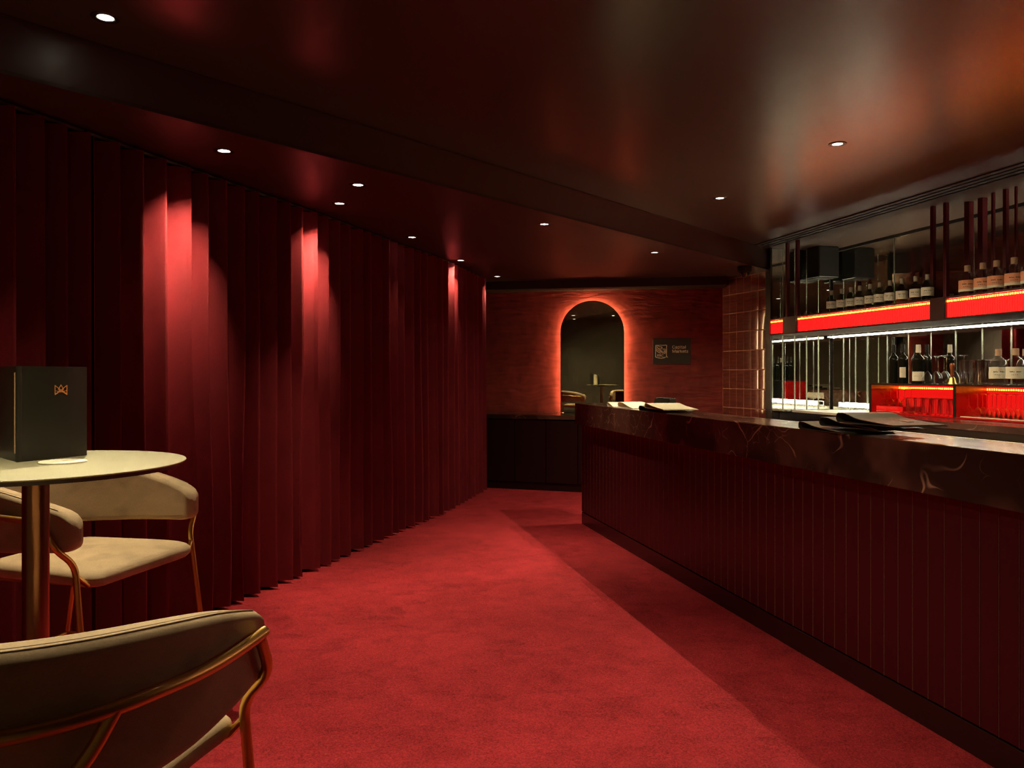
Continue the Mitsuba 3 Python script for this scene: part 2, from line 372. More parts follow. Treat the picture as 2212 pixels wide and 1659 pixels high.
obj('cloth', curtain(pB, 8, 0.12), 'm_velvet', cB, True)
for c, p in ((cA, curt[cut:]), (cB, pB)):
    obj('track', tube(np.c_[p, np.full(len(p), ZL - 0.012)], 0.011, 6), 'm_black_metal', c, 40)

# ------------------------------------------------------------------ counter along the far wall
F0, F1 = np.array([-0.33, 8.793]), np.array([0.551, 8.493]); fd = (F1 - F0) / np.linalg.norm(F1 - F0); F2 = F1 + fd * 1.55
fq = np.array([fd[1], -fd[0]])
wc = thing('counter', 'low dark counter with a marble top under the arched mirror', 'counter')
wi = 0.003 * outn
obj('marble_top', prism([F0, F2, wall_pt(0.9) + wi, wall_pt(2.72) + wi], 0.785, 0.830), 'm_marble', wc)
obj('cabinet_body', prism([F0 - fq * 0.035, F2 - fq * 0.035, wall_pt(1.0) + wi, wall_pt(2.70) + wi], 0.0, 0.785), 'm_wainscot', wc)
for k in range(6):
    a = F0 + fd * (0.02 + k * 0.36) - fq * 0.033; b = a + fd * 0.35
    obj('front_panel', along(a, b, 0.018, 0.09, 0.772), 'm_wainscot', wc)

# ------------------------------------------------------------------ arched mirror
mw, mb, mt, moff = 0.735, 0.834, 2.132, 0.062
mc = -(1.8419 + 1.1103) / 2
def arch(w, b, t, n=40):
    r = w / 2; a = np.linspace(0, np.pi, n)
    return [(mc - r, b)] + [(mc - r * math.cos(x), t - r + r * math.sin(x)) for x in a] + [(mc + r, b)]
am = thing('arched_mirror', 'tall arched backlit mirror glowing on the burgundy wall', 'mirror')
obj('glass', shape_mesh(Polygon(arch(mw, mb, mt)), moff, moff + 0.004), 'm_mirror_dark', am, M=RWALL)
obj('edge', shape_mesh(Polygon(arch(mw + 0.004, mb, mt + 0.002)).difference(Polygon(arch(mw - 0.006, mb - 0.1, mt - 0.003))), moff - 0.002, moff + 0.006), 'm_black', am, M=RWALL)
obj('backing', shape_mesh(Polygon(arch(mw - 0.01, mb, mt - 0.005)), moff - 0.006, moff - 0.001), 'm_black', am, M=RWALL)
ins = 0.022
led = Polygon(arch(mw - 2 * ins, mb, mt - ins)).difference(Polygon(arch(mw - 2 * ins - 0.012, mb - 0.1, mt - ins - 0.006)))
emit(shape_mesh(led, moff - 0.030, moff - 0.010), LED_ARCH, 'led_strip', am, RWALL, weight=3.0)
obj('frame', shape_mesh(Polygon(arch(mw - 2 * ins - 0.014, mb, mt - ins - 0.007)), 0.001, moff - 0.006), 'm_black', am, M=RWALL)

# ------------------------------------------------------------------ sponsor sign
sg = thing('wall_sign', 'small dark rectangular plaque with pale crest and lettering on the burgundy wall', 'sign')
sx0, sx1, sz0, sz1 = -0.782, -0.355, 1.392, 1.690
obj('plate', box(sx0, sx1, sz0, sz1, 0.004, 0.014, 0.002), 'm_sign', sg, M=RWALL)
ps = (sx1 - sx0) / 1240.0                                             # the zoomed crop's pixels: x from 510, y from 1385 up
def P(px, py): return sx0 + (px - 500) * ps, sz0 + (1380 - py) * (sz1 - sz0) / 900.0
def stroke(pts, w): return LineString([P(*q) for q in pts]).buffer(w * ps / 2, cap_style=2)
crest = union_all([stroke(s, w) for s, w in [
    ([(600, 715), (590, 1120), (640, 1145), (770, 1165), (880, 1150), (925, 1130)], 26),
    ([(590, 715), (965, 715)], 24), ([(955, 715), (950, 1120), (1000, 1135)], 26),
    ([(640, 730), (640, 790), (690, 830), (800, 850)], 24), ([(660, 730), (720, 770), (800, 775), (800, 830)], 24),
    ([(600, 830), (690, 900), (830, 985), (915, 1000)], 26), ([(600, 880), (690, 960), (770, 1000)], 24),
    ([(680, 830), (760, 900), (830, 940)], 24), ([(820, 850), (915, 850), (920, 990), (890, 990)], 24),
    ([(850, 900), (890, 900), (890, 950), (840, 950)], 20)]])
obj('crest', shape_mesh(crest, 0.0138, 0.0152), 'm_gold_print', sg, M=RWALL)
def words(text, px, py, hpx, name, M0, par, bsdf='m_gold_print', bold=False):
    m = meshkit.text_mesh(text, hpx * (sz1 - sz0) / 900.0, 0.0014, bold); x, y = P(px, py)
    m.apply_translation((x, y, 0.0138)); return obj(name, m, bsdf, par, M=M0)
words('RBC', 632, 1112, 84, 'lettering', RWALL, sg, bold=True)
words('Capital', 1130, 835, 105, 'lettering', RWALL, sg, bold=True)
words('Markets', 1130, 980, 105, 'lettering', RWALL, sg, bold=True)

# ------------------------------------------------------------------ bar
U_END = 6.39
bar = thing('bar', 'long bar with dark veined marble top and burgundy slatted front', 'bar counter')
joint = 5.735
obj('marble_top', box(2.03, 2.35, joint + 0.0015, U_END, 0.852, 1.030, 0.003), 'm_marble', bar, M=RBAR)
obj('marble_top', box(2.03, 2.35, -0.4, joint - 0.0015, 0.852, 1.030, 0.003), 'm_marble', bar, M=RBAR)
obj('carcass', box(2.110, 2.33, -0.4, U_END - 0.012, 0.0, 0.852), 'm_panel_back', bar, M=RBAR)
obj('plinth', box(2.088, 2.112, -0.4, U_END - 0.01, 0.0, 0.100, 0.002), 'm_plinth', bar, M=RBAR)
bw = 0.0765; nb = 68
board = box(2.088, 2.109, 0.0013, bw - 0.0013, 0.106, 0.850, 0.0022)
bd = mikit.ply(board, 'm_panel', False)
for k in range(nb):
    put('board', bd, RBAR @ trans(0, U_END - 0.012 - (k + 1) * bw, 0), bar)
groove_d = mikit.ply(box(2.0876, 2.105, -0.0007, 0.0007, 0.106, 0.850), 'm_groove_strip', False)
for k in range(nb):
    put('groove_strip', groove_d, RBAR @ trans(0, U_END - 0.012 - k * bw, 0), bar)
emit(grid_mesh(np.array([[(2.050, -0.4, 0.8516), (2.062, -0.4, 0.8516)], [(2.050, U_END - 0.02, 0.8516), (2.062, U_END - 0.02, 0.8516)]])), [1.3, 0.008, 0.05], 'under_light', bar, RBAR, weight=0.5)
obj('front_panel', box(2.088, 2.109, -0.4, U_END - 0.012 - nb * bw, 0.106, 0.850), 'm_panel', bar, M=RBAR)
obj('work_surface', box(2.352, 2.78, -0.4, 3.15, 0.80, 0.985), 'm_white', bar, M=RBAR)
obj('work_surface', box(2.352, 2.78, 3.16, U_END - 0.1, 0.80, 0.86), 'm_steel', bar, M=RBAR)
obj('worktop_leg_panel', box(2.352, 2.76, -0.4, U_END - 0.12, 0.0, 0.80), 'm_black_metal', bar, M=RBAR)

# ------------------------------------------------------------------ back bar: counter, mirrors, shelf, niches
bc = thing('back_counter', 'back bar counter with marble slab and steel edge under the red niches', 'counter')
BU0, BU1 = -0.4, 5.32
obj('marble_slab', box(3.85, 4.98, BU0, BU1, 0.927, 0.968, 0.002), 'm_marble', bc, M=RBAR)
obj('steel_band', box(3.857, 3.88, BU0, BU1 - 0.02, 0.884, 0.927), 'm_steel', bc, M=RBAR)
obj('cabinet_body', box(3.875, 4.98, BU0, BU1 - 0.01, 0.0, 0.927), 'm_black_metal', bc, M=RBAR)
for k in range(8):
    obj('door', box(3.858, 3.874, BU1 - 0.03 - (k + 1) * 0.62, BU1 - 0.036 - k * 0.62, 0.10, 0.880, 0.003), 'm_white', bc, M=RBAR)

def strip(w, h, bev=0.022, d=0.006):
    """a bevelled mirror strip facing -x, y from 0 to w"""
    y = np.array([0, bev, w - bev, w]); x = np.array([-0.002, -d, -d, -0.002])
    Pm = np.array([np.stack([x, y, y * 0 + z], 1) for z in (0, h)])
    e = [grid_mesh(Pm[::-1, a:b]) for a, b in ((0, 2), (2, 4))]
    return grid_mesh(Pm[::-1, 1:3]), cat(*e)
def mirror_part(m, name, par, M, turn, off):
    for x, bs, nm in ((m[0], 'm_mirror', name), (m[1], 'm_edge_glint', name + '__glint_edge')):
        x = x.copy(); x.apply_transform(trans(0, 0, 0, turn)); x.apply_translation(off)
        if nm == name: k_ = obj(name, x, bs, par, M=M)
        else: obj('glint_edge', x, bs, k_, M=M)
bm = thing('back_mirror', 'silvery faceted mirror covering the wall behind the bar shelves', 'mirror')
rg = np.random.default_rng(2)
ue = 7.115
k = 0
while ue - k * 0.272 > 2.6:
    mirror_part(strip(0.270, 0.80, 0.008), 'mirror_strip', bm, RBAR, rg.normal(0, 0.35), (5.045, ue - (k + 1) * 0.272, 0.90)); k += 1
for k in range(5):
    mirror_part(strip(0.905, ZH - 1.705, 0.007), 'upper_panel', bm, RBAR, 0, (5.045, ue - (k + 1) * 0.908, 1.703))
obj('top_rail', box(5.02, 5.05, 2.6, ue, ZH - 0.028, ZH), 'm_black_metal', bm, M=RBAR)
em = thing('end_mirror', 'narrow silvery faceted mirror on the short return beside the tiled wall', 'mirror')
REND = RBAR @ np.array([[0, 1, 0, 0], [-1, 0, 0, 0], [0, 0, 1, 0], [0, 0, 0, 1.0]])     # strip frame: its x -> -u
def endm(v, z): # faces -u
    M = np.eye(4); M[:3, 0] = [0, 1, 0]; M[:3, 1] = [-1, 0, 0]; M[:3, 3] = [v, 7.145, z]; return RBAR @ M
for k in range(5):
    vv = 4.345 + (k + 1) * 0.1365
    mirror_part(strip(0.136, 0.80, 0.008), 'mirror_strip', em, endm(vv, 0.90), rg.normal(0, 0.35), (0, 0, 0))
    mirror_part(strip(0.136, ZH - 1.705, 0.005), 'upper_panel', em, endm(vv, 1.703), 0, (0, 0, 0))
obj('edge_trim', box(4.328, 4.346, 7.115, 7.17, 0, ZH), 'm_black_metal', em, M=RBAR)
obj('side_panel', box(4.40, 4.46, 7.17, 7.33, 0, ZH), 'm_black_metal', em, M=RBAR)

# lit strips on the back bar (real lamps)
ls = thing('led_strip', 'bright white linear light under the back of the red shelf', 'strip light')
emit(box(4.955, 4.985, 2.7, 7.08, 1.650, 1.664), LED_W, 'diffuser', ls, RBAR, weight=4.0)
obj('channel', box(4.986, 5.0, 2.7, 7.09, 1.645, 1.668), 'm_steel', ls, M=RBAR)
ls2 = thing('led_strip', 'bright white linear light low on the mirrors beside the red niches', 'strip light')
emit(box(4.99, 5.012, 5.44, 6.95, 0.950, 0.995), [8.0, 7.5, 5.6], 'diffuser', ls2, RBAR, weight=2.0)
obj('channel', box(5.012, 5.03, 5.38, 6.97, 0.955, 0.99), 'm_steel', ls2, M=RBAR)
obj('ledge', box(4.55, 5.03, 5.40, 7.08, 0.895, 0.915), 'm_white', ls2, M=RBAR)

def reeds(a, b, v, z0, z1, par, red, amber, drop):
    # a backlit reeded panel facing -v: half-round reeds, and the lit segments of the amber strip behind its upper edge
    n = max(3, int((b - a) / 0.0195)); w = (b - a) / n; q = np.linspace(0, n, n * 6 + 1)
    x = v - 0.004 * np.abs(np.sin(np.pi * q)) ** 0.7; P_ = np.array([np.stack([x, a + q * w, q * 0 + z], 1) for z in (z0, z1)])
    emit(grid_mesh(P_), red, 'red_panel', par, RBAR, weight=1.0)
    emit(cat(*[box(v - 0.0056, v - 0.0042, a + (k + 0.18) * w, a + (k + 0.82) * w, z1 - drop - 0.013, z1 - drop) for k in range(n)]), amber, 'amber_led', par, RBAR, weight=0.3)

SH0, SH1, SZ0, SZ1 = 4.30, 5.03, 1.668, 1.832
sh = thing('bottle_shelf', 'long hanging bottle shelf with glowing red reeded front', 'shelf')
obj('board', box(SH0, 4.87, 2.6, 7.09, SZ1 - 0.014, SZ1, 0.002), 'm_shelf', sh, M=RBAR)
obj('underside', box(SH0, 4.87, 2.6, 7.09, SZ0, SZ0 + 0.012, 0.002), 'm_fascia', sh, M=RBAR)
mods = [(6.841, 7.09), (4.913, 6.623), (2.95, 4.783)]
for a, b in mods:
    reeds(a + 0.012, b - 0.012, SH0 + 0.012, SZ0 + 0.014, SZ1 - 0.016, sh, RED_EMIT, AMBER_EMIT, 0.010)
    obj('end_cap', box(SH0, SH0 + 0.03, a, a + 0.012, SZ0, SZ1), 'm_black_metal', sh, M=RBAR)
    obj('end_cap', box(SH0, SH0 + 0.03, b - 0.012, b, SZ0, SZ1), 'm_black_metal', sh, M=RBAR)
for a, b in ((6.623, 6.841), (4.783, 4.913)):
    obj('divider_panel', box(SH0 - 0.004, SH0 - 0.0005, a, b, SZ0 - 0.004, SZ1), 'm_shelf', sh, M=RBAR)
POSTS = [(4.47, 5.085, 0.030, 'upright beside the last white-labelled bottle'), (4.47, 4.955, 0.030, 'upright by the dark shelf divider, on its peach-bottle side'), (4.62, 4.90, 0.046, 'thick upright behind the first peach-labelled bottle'),
         (4.62, 4.775, 0.046, 'thick upright behind the second peach-labelled bottle'), (4.33, 6.645, 0.030, 'upright at the shelf divider nearest the tiled wall, inner side'), (4.33, 6.815, 0.030, 'upright at the shelf divider nearest the tiled wall, outer side'),
         (4.55, 4.61, 0.020, 'slim upright behind the second and third peach-labelled bottles'), (4.55, 4.504, 0.028, 'middling upright behind the third peach-labelled bottle'), (4.55, 4.421, 0.016, 'slimmest upright behind the fourth peach-labelled bottle')]
for v, u, w, lb in POSTS:
    t = thing('hanger_post', 'dark red ' + lb, 'post', 'uprights from the red shelf to the ceiling')
    obj('bar', box(v - w / 2, v + w / 2, u - w / 2, u + w / 2, SZ1 + 0.0005, ZH, 0.002), 'm_post', t, M=RBAR)
    obj('foot', box(v - w / 2 - 0.004, v + w / 2 + 0.004, u - w / 2 - 0.004, u + w / 2 + 0.004, SZ1 + 0.0003, SZ1 + 0.006), 'm_black_metal', t, M=RBAR)

NV0, NV1, NZ0, NZ1 = 4.20, 4.48, 0.970, 1.205
nc = thing('niche_cabinet', 'low black-framed cabinet with two glowing red niches of glasses', 'cabinet')
obj('top_board', box(NV0, 4.72, 0.6, 5.46, NZ1 - 0.012, NZ1, 0.002), 'm_matte_black', nc, M=RBAR)
obj('base_board', box(NV0, NV1, 0.6, 5.46, NZ0, NZ0 + 0.008), 'm_rib', nc, M=RBAR)
for u in (5.448, 4.580, 3.70, 2.8):
    obj('divider', box(NV0 + 0.006, NV1, u - 0.007, u + 0.012, NZ0, NZ1 - 0.012), 'm_rib', nc, M=RBAR); obj('divider_edge', box(NV0, NV0 + 0.006, u - 0.008, u + 0.013, NZ0, NZ1 - 0.012), 'm_black_metal', nc, M=RBAR)
for a, b in ((4.592, 5.441), (3.712, 4.573), (2.812, 3.693)):
    reeds(a, b, NV1 - 0.02, NZ0 + 0.008, NZ1 - 0.012, nc, [0.85, 0.008, 0.006], [14.0, 4.2, 0.2], 0.018)

# ------------------------------------------------------------------ ceiling fittings
sd = thing('slot_diffuser', 'black three-slot linear air diffuser in the ceiling above the back bar', 'air vent')
for q in range(3):
    obj('slot', box(4.09 + q * 0.066, 4.09 + q * 0.066 + 0.034, -0.6, 6.95, ZH - 0.004, ZH - 0.001), 'm_black', sd, M=RBAR)
for q in range(4):
    obj('rail', box(4.066 + q * 0.066, 4.066 + q * 0.066 + 0.020, -0.6, 6.96, ZH - 0.009, ZH - 0.0005, 0.001), 'm_fascia', sd, M=RBAR)
sp = thing('ceiling_speaker', 'dark brown box hung from the ceiling in the mirrored corner', 'speaker')
obj('housing', box(4.72, 4.95, 6.88, 7.09, 2.245, ZH, 0.008), 'm_black', sp, M=RBAR)
obj('grille', box(4.74, 4.93, 6.90, 7.07, 2.240, 2.246), 'm_black_metal', sp, M=RBAR)
dc = thing('dome_camera', 'small black dome camera on the lowered ceiling by the tiled wall', 'security camera')
DCX, DCY = 2.30, 7.74
obj('base', lathe([(0.0, 0), (0.068, 0), (0.070, -0.02), (0.066, -0.055), (0.05, -0.06), (0, -0.06)], 28), 'm_black', dc, 40, trans(DCX, DCY, ZL))
obj('dome', lathe([(0.050 * math.cos(t), -0.058 - 0.050 * math.sin(t)) for t in np.linspace(0, np.pi / 2, 10)], 28), 'm_dome', dc, True, trans(DCX, DCY, ZL))

ring = lathe([(0.030, 0.0), (0.031, -0.003), (0.046, -0.004), (0.049, -0.001), (0.049, 0.0)], 32)
ring_d = mikit.ply(ring, 'm_black_metal', 40)
lens_d = mikit.ply(disc(0.028), 'm_black'); 
def downlight(x, y, z, label, aim=(0, 0), power=14.0, cutoff=42.0, beam=24.0, lens=(16, 14.5, 11), tint=WARM, weight=1.0, soft=1):
    t = thing('downlight', label, 'downlight', 'recessed ceiling downlights')
    put('ring', ring_d, trans(x, y, z), t)
    k = key('lens', t)
    scene[k] = {**lens_d, 'to_world': T4(trans(x, y, z - 0.002).tolist()), 'emitter': {'type': 'area', 'radiance': rgb(*[KE * c for c in lens]), 'sampling_weight': 0.002}}
    for q in range(soft):
        ox, oy = (0.030 * math.cos(2.1 * q), 0.030 * math.sin(2.1 * q)) if soft > 1 else (0, 0)
        scene[key('beam_' + t)] = {'type': 'spot', 'intensity': rgb(*(KE * power / soft * tint)), 'cutoff_angle': cutoff, 'beam_width': beam, 'sampling_weight': weight / soft,
            'to_world': T4().look_at(origin=[x + ox, y + oy, z - 0.012], target=[x + ox + aim[0], y + oy + aim[1], z - 1.0], up=[0.02, 1, 0.01])}
names = ['nearest the round table', 'second along the curtain from the round table', 'in the middle of the row along the curtain',
         'fourth along the curtain from the round table', 'nearest the far wall']
cn = np.array([-0.90, 0.43])
for q, (x, y) in enumerate(LAMPS_CURTAIN):
    tilt = q != 2
    a = cn * (0.66 if tilt else 0.0)
    downlight(x, y, ZL, f'small recessed downlight in the curtain row, {names[q]}', a, 17.0 if tilt else 1.5, 28.0 if tilt else 30.0, 1.0, weight=1.2, soft=3 if tilt else 1)
for q, (x, y) in enumerate(LAMPS_SOFFIT):
    downlight(x, y, ZL, 'small recessed downlight in the lowered ceiling, ' + ['over the carpet nearest the round table', 'over the middle of the carpet', 'in front of the plaque near the bar end'][q], (0, 0), [13.0, 10.0, 7.0][q], [34, 34, 76][q], [8, 8, 12][q], weight=2.0)
for q, (x, y) in enumerate(LAMPS_BAR):
    downlight(x, y, ZH, 'small recessed downlight in the high ceiling over the bar, ' + ['nearer the camera', 'nearer the tiled wall'][q], (0.15, 0.03), 12.0, 72, 12, weight=2.5)
downlight(*LAMP_TABLE, ZH, 'large-looking recessed downlight in the high ceiling just above the round table', (0.26, -0.60), 19.0, 60, 12, weight=3.0)
downlight(-0.98, 1.40, ZH, 'narrow-beam downlight in the high ceiling between the round table and the nearest chair', (0, 0), 10.0, 28, 14, weight=1.5)
for q, (x, y) in enumerate(LAMPS_BEHIND):
    downlight(x, y, ZH, 'recessed downlight in the high ceiling ' + ['over the carpet near the camera', 'over the near end of the bar', 'by the grey rear wall beside the curtain', 'by the middle of the grey rear wall', 'over the bar behind the camera'][q],
              [(0.1, 0.35), (0, 0), (0, 0), (0, 0), (0, 0)][q], [9.5, 4.0, 2.0][q], 38, 10, weight=[2.0, 1.0, 0.5][q])

# ------------------------------------------------------------------ round table
TX, TY, TZ, TR = -1.112, 1.827, 1.063, 0.325
tb = thing('bar_table', 'tall round table with thin grey-green top on a bronze pole', 'table')
obj('tabletop', lathe([(0, -0.0035), (TR - 0.006, -0.0035), (TR - 0.010, -0.013), (0, -0.013)], 96), 'm_black', tb, 30, trans(TX, TY, TZ), label='dark table edge core')
obj('surface', lathe([(0, 0.0), (TR - 0.001, 0.0), (TR, -0.001), (TR - 0.001, -0.0035), (0, -0.0035)], 96), 'm_laminate', tb, 30, trans(TX, TY, TZ))
obj('pole', lathe([(0.0, 0.03), (0.028, 0.03), (0.028, TZ - 0.03), (0, TZ - 0.03)], 32), 'm_pole', tb, 40, trans(TX, TY, 0))
obj('mounting_plate', lathe([(0, TZ - 0.03), (0.09, TZ - 0.03), (0.09, TZ - 0.013), (0, TZ - 0.013)], 32), 'm_black_metal', tb, 40, trans(TX, TY, 0))
obj('base', lathe([(0.0, 0), (0.21, 0), (0.212, 0.006), (0.20, 0.014), (0.05, 0.03), (0.0, 0.03)], 48), 'm_pole', tb, 40, trans(TX, TY, 0))
co = thing('coaster', 'round white coaster lying on the tall table in front of the menu', 'coaster')
obj('card', lathe([(0, 0), (0.050, 0), (0.051, 0.002), (0.050, 0.004), (0, 0.004)], 48), 'm_paper', co, 30, trans(-1.062, 1.850, TZ))
obj('print', cat(box(-0.002, 0.002, -0.004, 0.004, 0, 0.0004), box(0.000, 0.006, 0.010, 0.012, 0, 0.0004)), 'm_gold_print', co, M=trans(-1.062, 1.850, TZ + 0.004))

# standing menu: two leather covers round a few leaves, spine towards the camera
mn = thing('menu', 'standing black leather menu with copper crown emblem on the tall table', 'menu')
sp0, fr, bk = np.array([-1.172, 1.861]), np.array([-1.098, 2.018]), np.array([-1.313, 2.000])
MH = 0.228
def cover(a, b, bow, h, th=0.004, z0=0.0):
    """a board from plan point a to b, bowed sideways"""
    d = b - a; n = np.array([d[1], -d[0]]) / np.linalg.norm(d)
    t = np.linspace(0, 1, 14); mid = a + np.outer(t, d) + np.outer(bow * np.sin(np.pi * np.minimum(t * 1.0, 1)) , n)
    L = LineString(mid).buffer(th / 2, cap_style=2); return shape_mesh(L, z0, z0 + h)
obj('front_cover', cover(sp0, fr, 0.006, MH, 0.004), 'm_leather', mn, M=trans(0, 0, TZ))
obj('back_cover', cover(sp0 + (-0.006, 0.004), bk, -0.004, MH, 0.004), 'm_leather', mn, M=trans(0, 0, TZ))
obj('spine', tube([(sp0[0] - 0.002, sp0[1] + 0.001, TZ), (sp0[0] - 0.002, sp0[1] + 0.001, TZ + MH)], 0.0065, 12), 'm_leather', mn, 40)
for q in range(3):
    e = bk + (fr - bk) * (0.35 + 0.15 * q) ; obj('page', cover(sp0 + (-0.004, 0.010), sp0 + (e - sp0) * 0.95, 0.002 * q, MH - 0.012, 0.0006, 0.004), 'm_paper', mn, M=trans(0, 0, TZ))
obj('thread', tube([(sp0[0] - 0.010, sp0[1] - 0.001, TZ + 0.02), (sp0[0] - 0.0095, sp0[1] - 0.002, TZ + MH - 0.015)], 0.0012, 6), 'm_cork', mn, 40)
dcv = (fr - sp0) / np.linalg.norm(fr - sp0); ncv = np.array([dcv[1], -dcv[0]])
crown = [[(0, 0), (0, 1), (0.62, 0.36), (1, 0.1)], [(1, 0.0 + 0.0), (1, 1), (0.38, 0.36), (0, 0.1)], [(0.28, 0.58), (0.5, 1.05), (0.72, 0.58)], [(0, 0.42), (0.3, 0.36), (0.5, 0.52), (0.7, 0.36), (1, 0.42)],
         [(0, 0.0), (0.3, 0.27), (0.5, 0.32), (0.7, 0.27), (1, 0.0)], [(0.28, 0.58), (0.5, 0.30), (0.72, 0.58)]]
cr = union_all([LineString([(x * 0.031, y * 0.023) for x, y in s]).buffer(0.0009) for s in crown])
cm = shape_mesh(cr, 0, 0.0012)
def on_cover(s, z, lift):
    M = np.eye(4); M[:3, 0] = [dcv[0], dcv[1], 0]; M[:3, 1] = [0, 0, 1]; M[:3, 2] = [ncv[0], ncv[1], 0]
    b = 0.006 * math.sin(math.pi * s / 0.1736)
    M[:3, 3] = [*(sp0 + dcv * s + ncv * (b + lift)), z]; return M
obj('crown_emblem', cm, 'm_copper', mn, M=on_cover(0.083, TZ + 0.158, 0.0022))

# ------------------------------------------------------------------ bar chairs
def spline3(pts, n): return smooth_path(pts, n)
W_, YT = 0.270, 0.235
path = smooth_path([(W_, YT, 0), (W_ + 0.014, 0.10, 0), (W_ + 0.010, -0.05, 0), (0.236, -0.175, 0), (0.145, -0.252, 0), (0, -0.278, 0),
                    (-0.145, -0.252, 0), (-0.236, -0.175, 0), (-W_ - 0.010, -0.05, 0), (-W_ - 0.014, 0.10, 0), (-W_, YT, 0)], 10)
sl = np.r_[0, np.cumsum(np.linalg.norm(np.diff(path, axis=0), axis=1))]; SL = sl[-1]
def band():
    n = 28; R = []
    ts = np.r_[0, 0.004, 0.012, 0.025, 0.045, np.linspace(0.07, SL - 0.07, 60), SL - 0.045, SL - 0.025, SL - 0.012, SL - 0.004, SL]
    for s in ts:
        p = np.array([np.interp(s, sl, path[:, k]) for k in range(2)]); e = 0.004
        d = np.array([np.interp(min(s + e, SL), sl, path[:, k]) - np.interp(max(s - e, 0), sl, path[:, k]) for k in range(2)]); d /= np.linalg.norm(d)
        o = np.array([d[1], -d[0]]);                                         # outwards on this winding?
        if o @ (p - np.array([0, 0.0])) < 0: o = -o
        tip = min(s, SL - s); m = tip / (SL / 2)
        zt = 0.850 + 0.095 * (1 - (1 - min(m * 1.25, 1)) ** 2); zb = 0.742 - 0.014 * min(m * 2, 1)
        r = 0.045
        if tip < r:
            q = 1 - math.sqrt(max(0, 1 - ((r - tip) / r) ** 2)); zt -= 0.040 * q; zb += 0.030 * q; thk = 0.066 * math.sqrt(max(0.02, 1 - ((0.02 - min(tip, 0.02)) / 0.02) ** 2))
        else: thk = 0.066
        hw, hh = thk / 2, (zt - zb) / 2; rc = min(0.019, hw * 0.9, hh * 0.9); q = np.linspace(0, np.pi / 2, 7)
        sec = np.array([(sx * (hw - rc) + rc * math.cos(b0 + x), sz * (hh - rc) + rc * math.sin(b0 + x)) for sx, sz, b0 in ((1, 1, 0), (-1, 1, np.pi / 2), (-1, -1, np.pi), (1, -1, 1.5 * np.pi)) for x in q])
        cx, cz = sec[:, 0] / hw, sec[:, 1] / hh
        z = (zt + zb) / 2 + (zt - zb) / 2 * cz; lean = 0.02 * (z - zb)
        xx = p[None] + np.outer(cx * thk / 2 + lean, o)
        R.append(np.c_[xx, z])
    R = np.array(R); m = grid_mesh(R, wrap_v=True); c0 = len(m.vertices)
    v = np.vstack([m.vertices, R[0].mean(0), R[-1].mean(0)]); i = np.arange(n); j = (i + 1) % n
    f = np.vstack([m.faces, np.stack([i * 0 + c0, j, i], 1), np.stack([i * 0 + c0 + 1, i + (len(R) - 1) * n, j + (len(R) - 1) * n], 1)])
    return trimesh.Trimesh(v, f, process=False)
def band_line(off, zf, s0=0.0, s1=None, n=60):
    out = []
    for s in np.linspace(s0, s1 if s1 is not None else SL, n):
        p = np.array([np.interp(s, sl, path[:, k]) for k in range(2)]); e = 0.01
        d = np.array([np.interp(min(s + e, SL), sl, path[:, k]) - np.interp(max(s - e, 0), sl, path[:, k]) for k in range(2)]); d /= np.linalg.norm(d)
        o = np.array([d[1], -d[0]]); o = -o if o @ p < 0 else o
        m = min(s, SL - s) / (SL / 2); out.append(np.r_[p + o * off, zf(m)])
    return np.array(out)
def seat_mesh():
    pl = Polygon([(-0.215, -0.20), (0.215, -0.20), (0.248, 0.262), (-0.248, 0.262)]).buffer(-0.05).buffer(0.05, 24)
    c = np.array(LineString(pl.exterior.coords).segmentize(0.03).coords)[:-1]; ctr = c.mean(0); d = c - ctr
    rings = [(0.88, 0.622), (0.95, 0.630), (0.985, 0.640), (1.0, 0.650), (0.99, 0.660), (0.96, 0.669), (0.90, 0.675), (0.7, 0.681), (0.4, 0.685), (0.12, 0.686), (0.0, 0.686)]
    P_ = np.array([np.c_[ctr + d * s, np.full(len(c), z) - (0.012 * (np.clip(d[:, 1] * s / 0.26, 0, 1) ** 3))] for s, z in rings])
    bot = np.array([np.c_[ctr + d * s, np.full(len(c), 0.622)] for s in (0.0, 0.88)])
    return cat(grid_mesh(P_, wrap_v=True), grid_mesh(bot, wrap_v=True))
railz = lambda m: 0.832 + 0.020 * min(1, 2 * m)
rail_pts = band_line(0.049, railz, 0.0, SL)
rail_r = 0.0095
def side_pts(s):
    a = rail_pts[0] if s > 0 else rail_pts[-1]
    return a
RP = rail_pts.copy()
KE0 = 4
front_r = fillet([RP[KE0 - 1], RP[KE0], RP[KE0 - 2] + (0.002, 0, -0.075), (0.268, 0.215, 0.700), (0.288, 0.300, 0.0)], 0.035)
def mirror_x(p): q = np.array(p, float).copy(); q[:, 0] *= -1; return q
def rear(s):
    k = int(len(RP) * 0.285); m_ = int(len(RP) * 0.345)
    ax = lambda p, z: np.array([abs(p[0]), p[1], z])
    q = fillet([ax(RP[k], RP[k][2]), ax(RP[(k + m_) // 2], RP[k][2] - 0.045), ax(RP[m_], 0.745), ax(RP[m_] * 0.94, 0.66), (0.225, -0.33, 0.0)], 0.05)
    q[:, 0] *= s; return q
def at_z(p, z):
    k = np.argsort(p[:, 2]); return np.array([np.interp(z, p[k, 2], p[k, c]) for c in range(3)])
C = {}
C['seat'] = [mikit.ply(seat_mesh(), 'm_suede', 50)]
C['backrest'] = [mikit.ply(band(), 'm_suede', 40)]
seam = lambda off: tube(band_line(off, lambda m: 0.856 + 0.095 * (1 - (1 - min(m * 1.25, 1)) ** 2) - 0.0065, 0.055, SL - 0.055, 80), 0.0014, 5)
C['seam'] = [mikit.ply(seam(0.024), 'm_stitch', True), mikit.ply(seam(0.013), 'm_stitch', True)]
